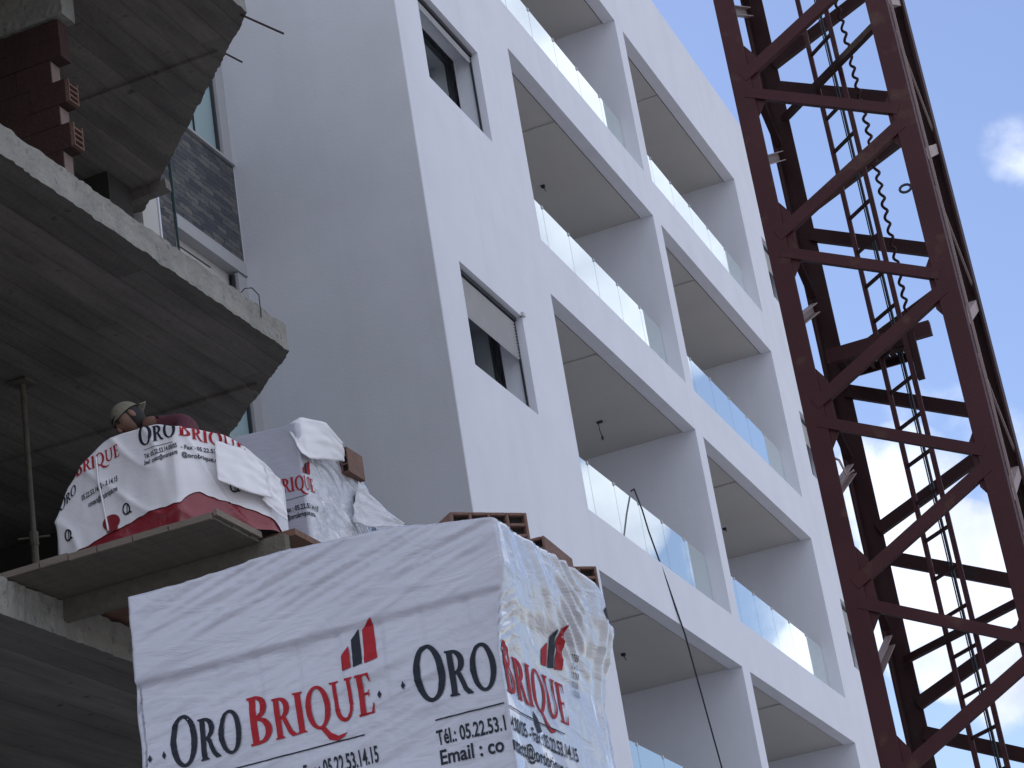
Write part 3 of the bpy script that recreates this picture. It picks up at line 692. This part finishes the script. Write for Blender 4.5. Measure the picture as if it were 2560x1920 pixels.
# --- torn pack with red skirt on the loading platform
def disp_p2(q, z): return .022*noise.noise(Vector((q*2.5, 0, z*3))) + .016*max(0, 1-abs(noise.noise(Vector((q*3, 3, z*2.5+q*2))))*2)**5 + .004*noise.noise(Vector((q*14, 3, z*9)))
kn = [(-6.20, 10.16, 6.00), (-6.12, 10.155, 6.17), (-5.97, 10.15, 6.30), (-5.85, 10.15, 6.375), (-5.74, 10.15, 6.395), (-5.50, 10.15, 6.385), (-5.41, 10.15, 6.345),
      (-5.30, 10.26, 6.33), (-5.19, 10.37, 6.29), (-5.12, 10.45, 6.22), (-5.06, 10.52, 6.12), (-5.07, 10.75, 6.05), (-5.5, 10.82, 6.3), (-6.1, 10.8, 6.2)]
W2 = Wrap(kn, 5.745, disp_p2, .02)
T2 = thing('brick_pallet', 'torn white film-wrapped brick pack with red skirt on the timber platform', 'brick pack', (-5.6, 10.5, 5.74), 'wrapped packs of bricks')
def zb2(q):
    """torn hem of the white sheet"""
    t = [(0, 5.74), (.10, 5.78), (.30, 5.835), (.36, 5.845), (.40, 5.85), (.60, 5.90), (.79, 5.905), (.84, 5.95), (.90, 5.965), (.97, 5.93), (1.06, 5.90), (1.2, 5.85), (1.32, 5.80), (1.4, 5.75), (9, 5.75)]
    for (a, za), (b, zb) in zip(t[:-1], t[1:]):
        if a <= q < b: return za+(zb-za)*(q-a)/(b-a)+.008*noise.noise(Vector((q*22, 0, 0)))
    return 5.75
W2.sheet(.015, .015, zb=lambda q: 5.742, zt=lambda q: zb2(q)+.07, cap=False, lift=-.008).build('red_skirt', REDF, T2, smooth=True)
W2.sheet(.012, .012, zb=zb2).build('film_wrap', FILMT, T2, smooth=True)
h2 = .098
red = fit(bri, wb1, .815, 1.19, 6.292, 6.20, h2*.86); blk = fit(oro, wo1, .575, .80, 6.285, 6.290, h2*1.0)
red += fit(bri, wb1, .16, .45, 6.225, 6.268, h2*.8); blk += fit(oro, wo1, .03, .15, 6.05, 6.14, h2*.6)
blk += [rect(.60, .78, 6.256, 6.259)]
blk += typed('Tél: 05.22.53.14.00/05', .60, .80, 6.205, 6.222, .027) + typed('Email : contact@orobrique.ma', .60, .80, 6.165, 6.185, .027)
blk += typed('- Fax : 05.22.53', .82, 1.02, 6.215, 6.19, .024) + typed('@orobrique.ma', .82, 1.05, 6.17, 6.13, .027)
blk += typed('05.22.53.14.00 - 3.14.15', .18, .42, 6.08, 6.13, .03) + typed('contact@orobrique.ma', .22, .42, 6.03, 6.07, .03)
W2.ink(red, .015, .004).build('red_lettering', INKR, T2); W2.ink(blk, .015, .004).build('black_lettering', INKK, T2)
em = []
for a, b in ((.085, 5.90), (.46, 5.95), (1.10, 5.99)):
    v, f = ring(.026, .034, .017, .025, (a, b)); em += [(v, f), poly((a-.002, b-.03), (a+.004, b-.03), (a+.012, b+.02), (a+.006, b+.02)), poly((a+.01, b-.028), (a+.035, b-.028), (a+.03, b-.018), (a+.012, b-.018))]
W2.ink(em, .015, .004).build('round_mark', INKK, T2)
W2.ink([ring(.055, .045, 0, 0, (.36, 5.90), n=20), rect(.33, .40, 5.845, 5.865)], .015, .006).build('red_disc', REDF, T2)
# loose flaps of film hanging at its right side
def flap(path_top, path_bot, n, m, amp, seed, name, parent, mt):
    def pt(i, j):
        t = i/(n-1); s = j/(m-1)
        a = path_top; b = path_bot
        def ip(p, t):
            k = t*(len(p)-1); i0 = min(int(k), len(p)-2); return Vector(p[i0]).lerp(Vector(p[i0+1]), k-i0)
        v = ip(a, t).lerp(ip(b, t), s)
        q = Vector((t*3+seed, s*5, seed)); return v+Vector((noise.noise(q*1.3), noise.noise(q*1.3+Vector((9, 0, 0))), noise.noise(q*2)*.6))*amp
    o = MB().grid(pt, n, m).build(name, mt, parent, smooth=True)
    so_ = o.modifiers.new('thickness', 'SOLIDIFY'); so_.thickness = .002
    return o
flap([(-5.24, 10.28, 6.25), (-5.13, 10.40, 6.21), (-5.05, 10.48, 6.10)], [(-5.22, 10.24, 6.0), (-5.12, 10.33, 5.94), (-5.02, 10.46, 5.90)], 26, 22, .009, 2, 'loose_flap', T2, FILMT)
flap([(-5.05, 10.48, 6.10), (-5.0, 10.55, 6.03)], [(-5.07, 10.44, 5.9), (-4.985, 10.56, 5.78)], 16, 24, .009, 5, 'loose_flap', T2, FILMT)
v1 = [W2.P(.305+.04*t*t, 6.30-.45*t, .012) for t in [i/14 for i in range(15)]]
MB().tube(v1, .006, 6).build('film_seam', FILMT, T2, smooth=True)

# --- taller pack behind, right
def disp_p3(q, z): return .014*noise.noise(Vector((q*3, 0, z*4))) + (.02 if q > .84 else .004)*abs(noise.noise(Vector((q*7, 3, z*12+q*6))))
kn = [(-5.86, 11.0, 6.52), (-5.45, 11.0, 6.56), (-5.06, 11.0, 6.53), (-5.03, 11.3, 6.47), (-5.0, 11.6, 6.40), (-5.03, 12.0, 6.2), (-5.86, 12.0, 6.4)]
W3 = Wrap(kn, 5.75, disp_p3, .012)
T3 = thing('brick_pallet', 'white film-wrapped brick pack standing behind the torn one', 'brick pack', (-5.45, 11.5, 5.742), 'wrapped packs of bricks')
W3.sheet(.013, .013).build('film_wrap', FILM, T3, smooth=True)
me = T3.children[0].data; me.materials.append(FILMR)
for p in me.polygons:
    if (p.center+Vector(T3.location)).x > -5.07 and (p.center+Vector(T3.location)).y > 11.02: p.material_index = 1
red = fit(bri, wb1, .60, .90, 6.135, 6.115, .095); blk = fit(oro, wo1, .33, .58, 6.13, 6.135, .1) + fit(oro, wo1, 1.35, 1.6, 6.13, 6.13, .1)
r_, k_ = bars(.80, .88, 6.22, 6.31); red += r_; blk += k_
blk += typed('14.00/05 - Fax : 05.22.53.14.15', .52, .9, 6.015, 6.0, .03)+typed('contact@orobrique.ma', .56, .86, 5.965, 5.96, .03)+[rect(.55, .80, 6.08, 6.083)]
W3.ink(red, .015, .004).build('red_lettering', INKR, T3); W3.ink(blk, .015, .004).build('black_lettering', INKK, T3)
flap([(-5.14, 11.0, 6.53), (-5.05, 11.02, 6.57), (-4.95, 11.15, 6.55), (-4.92, 11.3, 6.46)], [(-5.04, 10.97, 6.32), (-5.02, 11.02, 6.3), (-4.97, 11.2, 6.33), (-4.95, 11.35, 6.36)], 26, 18, .008, 8, 'loose_flap', T3, FILMT)
flap([(-4.97, 11.55, 6.30), (-4.93, 11.6, 6.22), (-4.78, 11.7, 6.02)], [(-5.0, 11.45, 6.02), (-4.93, 11.5, 5.98), (-4.76, 11.7, 5.99)], 26, 18, .016, 11, 'loose_flap', T3, FILMR)
flap([(-4.96, 11.75, 6.2), (-4.92, 11.95, 6.1)], [(-4.97, 11.7, 5.78), (-4.93, 11.95, 5.78)], 16, 30, .015, 14, 'loose_flap', T3, FILMR)
B4 = thing('hollow_brick', 'hollow clay brick tilted on the right edge of the pack behind', 'brick', (-5.0, 11.5, 6.40))
mb, hb = MB(), MB(); hollow_brick(-5.05, -4.955, 11.42, 11.64, 6.32, 6.48, 2, 3, mb, hb)
o = mb.build('clay_shell', CLAY, B4, bevel=.003); hb.build('cell_shade_fill', HOLE, o)

# ---------------------------------------------------------------- worker behind the torn pack
def skin_mesh(name, verts, edges, mt, parent, sub=2, root=0):
    off = Vector(parent.location)
    me = bpy.data.meshes.new(name); me.from_pydata([tuple(Vector(v[:3])-off) for v in verts], edges, [])
    o = bpy.data.objects.new(name, me); C.objects.link(o); me.materials.append(mt); o.parent = parent
    md = o.modifiers.new('skin', 'SKIN'); md.use_smooth_shade = True
    for i, v in enumerate(verts):
        r = v[3] if isinstance(v[3], tuple) else (v[3], v[3]); me.skin_vertices[0].data[i].radius = r
        me.skin_vertices[0].data[i].use_root = (i == root)
    s = o.modifiers.new('sub', 'SUBSURF'); s.levels = sub; s.render_levels = sub
    return o
HX, HY, HZ = -6.60, 11.80, 7.25     # centre of the head
PE = thing('person', 'worker in maroon shirt and backward faded cap bending behind the torn pack', 'person', (-6.5, 12.0, 5.68))
body = [(-6.40, 12.02, 6.52, (.15, .12)), (-6.37, 11.98, 6.75, (.14, .11)), (-6.33, 11.92, 6.95, (.16, .12)), (-6.33, 11.86, 7.10, (.13, .10)), (-6.42, 11.83, 7.17, (.07, .07)), (-6.52, 11.81, 7.21, (.055, .055)),
        (-6.55, 11.98, 7.10, .06), (-6.75, 12.0, 6.90, .045), (-6.78, 11.75, 6.72, .035), (-6.77, 11.70, 6.67, .03),
        (-6.16, 11.74, 7.07, .065), (-6.10, 11.55, 6.85, .048), (-6.30, 11.38, 6.74, .036), (-6.36, 11.34, 6.72, .03),
        (-6.50, 12.05, 6.38, .10), (-6.52, 12.02, 6.05, .065), (-6.52, 12.06, 5.78, .045), (-6.56, 11.96, 5.73, .038),
        (-6.32, 11.95, 6.38, .10), (-6.30, 11.90, 6.05, .065), (-6.50, 11.86, 5.80, .045), (-6.56, 11.78, 5.73, .038)]
ed_ = [(0, 1), (1, 2), (2, 3), (3, 4), (4, 5), (3, 6), (6, 7), (7, 8), (8, 9), (3, 10), (10, 11), (11, 12), (12, 13), (0, 14), (14, 15), (15, 16), (16, 17), (0, 18), (18, 19), (19, 20), (20, 21)]
skin_mesh('body', body, ed_, SKIN, PE)
sh_v = [(a, b, c, tuple(x*1.14+.008 for x in (r if isinstance(r, tuple) else (r, r)))) for a, b, c, r in [body[0], body[1], body[2], body[3], (-6.40, 11.84, 7.145, (.085, .08)), body[6], body[7], body[8], body[10], body[11], body[12]]]
skin_mesh('shirt', sh_v, [(0, 1), (1, 2), (2, 3), (3, 4), (3, 5), (5, 6), (6, 7), (3, 8), (8, 9), (9, 10)], SHIRT, PE)
tr_v = [(a, b, c, tuple(x*1.16+.01 for x in (r if isinstance(r, tuple) else (r, r)))) for a, b, c, r in [body[0], body[14], body[15], body[16], body[18], body[19], body[20]]]
skin_mesh('trousers', tr_v, [(0, 1), (1, 2), (2, 3), (0, 4), (4, 5), (5, 6)], TROU, PE)
# head frame: f = where the face points, u = crown
fdir = Vector((-.50, -.62, -.62)).normalized(); udir = Vector((-.50, -.12, .86)); udir = (udir-fdir*udir.dot(fdir)).normalized(); rdir = fdir.cross(udir)
hc = Vector((HX, HY, HZ))
def hp(a, b, c): return hc+rdir*a+fdir*b+udir*c
def blob(mb, rx, ry, rz, c=(0, 0, 0), fn=None, n=22, m=16, cut=None):
    def pt(i, j):
        th = 2*math.pi*i/n; ph = math.pi*(j/(m-1)) - math.pi/2
        if cut is not None: ph = cut+(math.pi/2-cut)*j/(m-1)
        x, y, z = math.cos(ph)*math.cos(th), math.cos(ph)*math.sin(th), math.sin(ph)
        k = fn(x, y, z) if fn else 1
        return hp(c[0]+rx*x*k, c[1]+ry*y*k, c[2]+rz*z)
    return mb.grid(pt, n, m, closed=True, flip=False)
def face(x, y, z):
    k = 1
    if z < 0: k *= 1+.28*z*(1 if y > 0 else .9)          # jaw narrows
    if y > .75 and abs(z+.05) < .22 and abs(x) < .2: k *= 1.10      # nose
    if y > .5 and abs(z-.15) < .12 and .2 < abs(x) < .6: k *= .955  # eye sockets
    return k
hd = MB(); blob(hd, .074, .094, .115, fn=face, n=40, m=30)
for sx in (-1, 1): blob(hd, .012, .022, .033, (sx*.076, -.005, -.005), n=12, m=10)
hd.tube([hp(0, .088, .02), hp(0, .108, -.012), hp(0, .112, -.024), hp(0, .095, -.032)], [.008, .012, .014, .008], 8)
h_ = hd.build('head', SKIN, PE, smooth=True)
MB().tube([hp(-.026, .086, -.056), hp(0, .091, -.054), hp(.026, .086, -.056)], [.003, .007, .003], 8).build('lips', mat('lips', (.2, .07, .06), .5), h_)
ey = MB()
for sx in (-1, 1): blob(ey, .012, .009, .007, (sx*.032, .084, .016), n=10, m=8); ey.tube([hp(sx*.016, .092, .034), hp(sx*.032, .092, .038), hp(sx*.048, .082, .034)], .004, 6)
ey.build('eyes_and_brows', HAIR, h_, smooth=True)
hr = MB(); blob(hr, .080, .097, .115, (0, -.012, .006), fn=lambda x, y, z: 1 if (y < .35 or z > .3) else .86); hr.build('hair', HAIR, PE, smooth=True)
cp = MB(); blob(cp, .088, .108, .105, (0, -.008, .032), cut=.0, n=28, m=12); cpo = cp.build('cap', CAPM, PE, smooth=True)
fg = MB(); blob(fg, .081, .100, .05, (0, .0, .052), n=24, m=10); fg.build('fringe', HAIR, PE, smooth=True)
def brim(i, j):
    t = (i/14-.5)*2; s = j/5
    x = t*.072*(1-.15*s); y = -.095-.085*s*math.sqrt(max(0, 1-t*t*.8)); z = .034-.010*s-.02*t*t
    return hp(x, y, z)
bo = MB().grid(brim, 15, 6).build('brim', CAPM, cpo, smooth=True); sm = bo.modifiers.new('thick', 'SOLIDIFY'); sm.thickness = .006
# hands with fingers, gripping the film edge
for hxyz, d in (((-6.36, 11.34, 6.72), Vector((-.5, -.7, -.3)).normalized()), ((-6.77, 11.70, 6.67), Vector((.1, -.9, -.35)).normalized())):
    b0 = Vector(hxyz); sd = d.cross(Vector((0, 0, 1))).normalized(); vv = [(*b0, .024), (*(b0+d*.05), (.038, .018))]; ee = [(0, 1)]
    for k, ln in zip((-1.5, -.5, .5, 1.5), (.055, .068, .064, .048)):
        a = b0+d*.085+sd*(k*.019); i0 = len(vv); vv += [(*a, .010), (*(a+d*ln*.5), .009), (*(a+d*ln*.75+Vector((0, 0, -ln*.55))), .007)]; ee += [(1, i0), (i0, i0+1), (i0+1, i0+2)]
    a = b0+d*.035-sd*.038; i0 = len(vv); vv += [(*a, .012), (*(a+d*.04-sd*.018), .009)]; ee += [(0, i0), (i0, i0+1)]
    skin_mesh('hand', vv, ee, SKIN, PE, 1)

# ---------------------------------------------------------------- tower crane mast
TX0, TX1, TY0, TY1 = -3.04, -1.84, 16.04, 17.24
TW = thing('tower_crane_mast', 'dark oxblood lattice mast of a tower crane with an inner ladder', 'tower crane', ((TX0+TX1)/2, (TY0+TY1)/2, 0))
ZT = 15.2
def leg(x, y, sx, sy, mt):
    """angle section, flanges pointing inward (sx, sy)"""
    w_, t = .165, .022; m = MB()
    x0, y0 = x-sx*.085, y-sy*.085
    m.box(x0, x0+sx*w_, y0, y0+sy*t, 0, ZT); m.box(x0, x0+sx*t, y0+sy*(t+.001), y0+sy*w_, 0, ZT)
    m.box(x0+sx*(t+.001), x0+sx*(w_-.01), y0+sy*(t+.001), y0+sy*(w_-.01), 0, ZT) if False else None
    o = m.build('leg', mt, TW, bevel=.004); return o
for x, sx in ((TX0, 1), (TX1, -1)):
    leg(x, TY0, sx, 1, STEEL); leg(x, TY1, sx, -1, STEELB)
PZ = 1.452
def cyc(z, zmax=ZT): 
    z0 = z
    while z0-PZ > .1: z0 -= PZ
    while z0 < zmax-.3: yield z0; z0 += PZ
def member(p, q, w_, mt, name='brace', dep=.05, nrm_=(0, -1, 0)):
    """channel section lying in a face of the mast"""
    p, q = Vector(p), Vector(q); d = (q-p).normalized(); n_ = Vector(nrm_); a = d.cross(n_).normalized()
    m = MB(); m.beam(p, q, .008, w_, side=tuple(a))
    for s in (-1, 1):
        m.beam(p-n_*(dep/2+.004)+a*(s*(w_/2-.004)), q-n_*(dep/2+.004)+a*(s*(w_/2-.004)), dep, .008, side=tuple(a))
    return m.build(name, mt, TW)
yf = TY0-.072; yb = TY1+.03
for z in cyc(10.37):
    member((TX0+.02, yf-.014, z+.03), (TX1-.03, yf-.014, z-.54), .085, STEEL)
for z in cyc(9.70):
    member((TX1-.03, yf-.014, z+.01), (TX0+.02, yf-.014, z-.61), .10, STEEL)
for z in cyc(9.63):
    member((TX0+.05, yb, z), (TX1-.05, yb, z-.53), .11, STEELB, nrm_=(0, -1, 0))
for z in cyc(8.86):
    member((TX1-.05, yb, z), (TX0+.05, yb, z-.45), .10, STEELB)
# side faces
for xs_, zr, zd in ((TX0-.06, 9.80, 11.08), (TX1+.06, 9.42, 10.77)):
    nn = (1, 0, 0) if xs_ > -2 else (-1, 0, 0)
    for z in cyc(zr): member((xs_, TY0+.1, z+.05), (xs_, TY1-.05, z+.58), .085, STEELL, nrm_=nn)
    for z in cyc(zd):
        if xs_ > -2: MB().beam((xs_, TY0+.1, z), (xs_, TY1-.05, z-.60), .016, .016).build('brace_lit_edge', STEELL, TW)  # thin pale strip painted for the lit flange edge of the side brace
        else: member((xs_, TY0+.1, z), (xs_, TY1-.05, z-.60), .04, STEELL if xs_ > -2 else STEELB, nrm_=nn)
MB().beam((TX1+.10, TY0+.07, 0), (TX1+.10, TY0+.07, ZT), .014, .020, side=(1, 0, 0)).build('leg_lit_edge', STEELL, TW)  # pale strip added to paint light along the leg's flange edge
# gussets
def gusset(x0, x1, z, h0, h1):
    y0, y1 = yf+.009, yf+.021
    v = [(x0, z+h0), (x1, z+h1), (x1, z-h1), (x0, z-h0)]
    MB().add([(a, y0, b) for a, b in v]+[(a, y1, b) for a, b in v], [(0, 1, 2, 3), (7, 6, 5, 4), (0, 4, 5, 1), (1, 5, 6, 2), (2, 6, 7, 3), (3, 7, 4, 0)]).build('gusset_plate', STEEL, TW)
for z in cyc(9.05): gusset(TX0+.06, TX0+.15, z, .36, .22)
for z in cyc(8.30): gusset(TX1-.07, TX1-.12, z, .26, .18)
for z in (5.80, 10.68, .95):
    MB().beam((TX1-.05, TY0, z-.02), (TX0+.05, TY1, z+.06), .055, .055).build('plan_brace', STEELB, TW)
MB().beam((TX1-.05, TY0, 12.0), (TX0+.05, TY1, 12.1), .055, .055).build('plan_brace', STEELB, TW)
# ladder
LA, LB = (-2.59, 16.9), (-2.335, 16.64)
ld = MB()
for x, y in (LA, LB): ld.beam((x, y, 0), (x, y, ZT), .038, .038, side=(1, 0, 0))
lo_ = ld.build('ladder', STEEL, TW)
z = 10.11-.315*31
while z < ZT:
    MB().beam((*LA, z), (*LB, z), .024, .024).build('rung', STEELB, lo_); z += .315
MB().tube([(-2.43, 16.92, z) for z in (0, 5, 10, ZT)], .013, 6).tube([(-2.455, 16.95, z) for z in (0, 5, 10, ZT)], .006, 6).build('power_cable', CABLE, TW)
wv = []
z = ZT
while z > 8.55:
    wv.append((-2.265-.017*math.sin(z*55+math.sin(z*3))-.035*max(0, 10.2-z)/1.5, 16.9+.012*math.cos(z*55), z)); z -= .012
MB().tube(wv, .0125, 6).build('wavy_hose', STEELB, TW, smooth=True)
MB().tube([(-1.965+.045*math.cos(t*math.pi/6), 15.96, 9.155+.032*math.sin(t*math.pi/6)) for t in range(0, 13)], .011, 6).build('lifting_eye', CABLE, TW)
# rest platform with hatch bracket
rp = MB(); zr = 8.34
for i in range(11):
    a = TX0+.07+i*.058; rp.box(a, a+.047, 16.93, 17.30, zr, zr+.02)
rpo = rp.build('rest_platform', STEELB, TW)
MB().box(TX0+.03, TX0+.66, 17.305, 17.33, zr-.05, zr+.03).box(TX0+.66, TX0+.69, 16.93, 17.33, zr-.04, zr+.02).box(TX0+.3, TX0+.33, 16.93, 17.30, zr-.04, zr-.002).build('platform_frame', STEELB, rpo)
MB().box(TX0+.02, -2.15, 16.86, 16.925, 8.29, 8.41).build('platform_bearer', STEEL, TW)
MB().beam((-2.60, 16.8, 8.25), (-2.30, 16.8, 8.22), .10, .06).beam((-2.29, 16.7, 8.28), (-2.29, 16.7, 7.88), .055, .055, side=(1, 0, 0)).build('hatch_bracket', STEELB, TW)
MB().tube([(-2.98, 16.0, 7.2), (-2.93, 15.95, 7.15), (-2.9, 15.96, 7.02), (-2.84, 15.97, 7.05)], .010, 5).build('wire_tie', STEELL, TW)
MB().box(TX0-.35, TX1+.35, TY0-.35, TY1+.35, 0.002, .35).build('footing', CONCE, TW)

# cable hanging from the balcony railing
hc_ = [(-7.03, 24.48, 10.44), (-6.98, 24.46, 10.45), (-6.90, 24.36, 10.13), (-6.84, 24.26, 9.81), (-6.80, 24.45, 9.3), (-6.78, 24.77, 8.65), (-6.78, 25.28, 7.13), (-6.78, 25.6, 5.9), (-6.78, 25.9, 4.2), (-6.78, 26.0, .02)]
tag(MB().tube(hc_, .011, 6).build('hanging_cable', CABLE), 'thin dark cable hanging from a balcony railing down the white facade', 'cable')
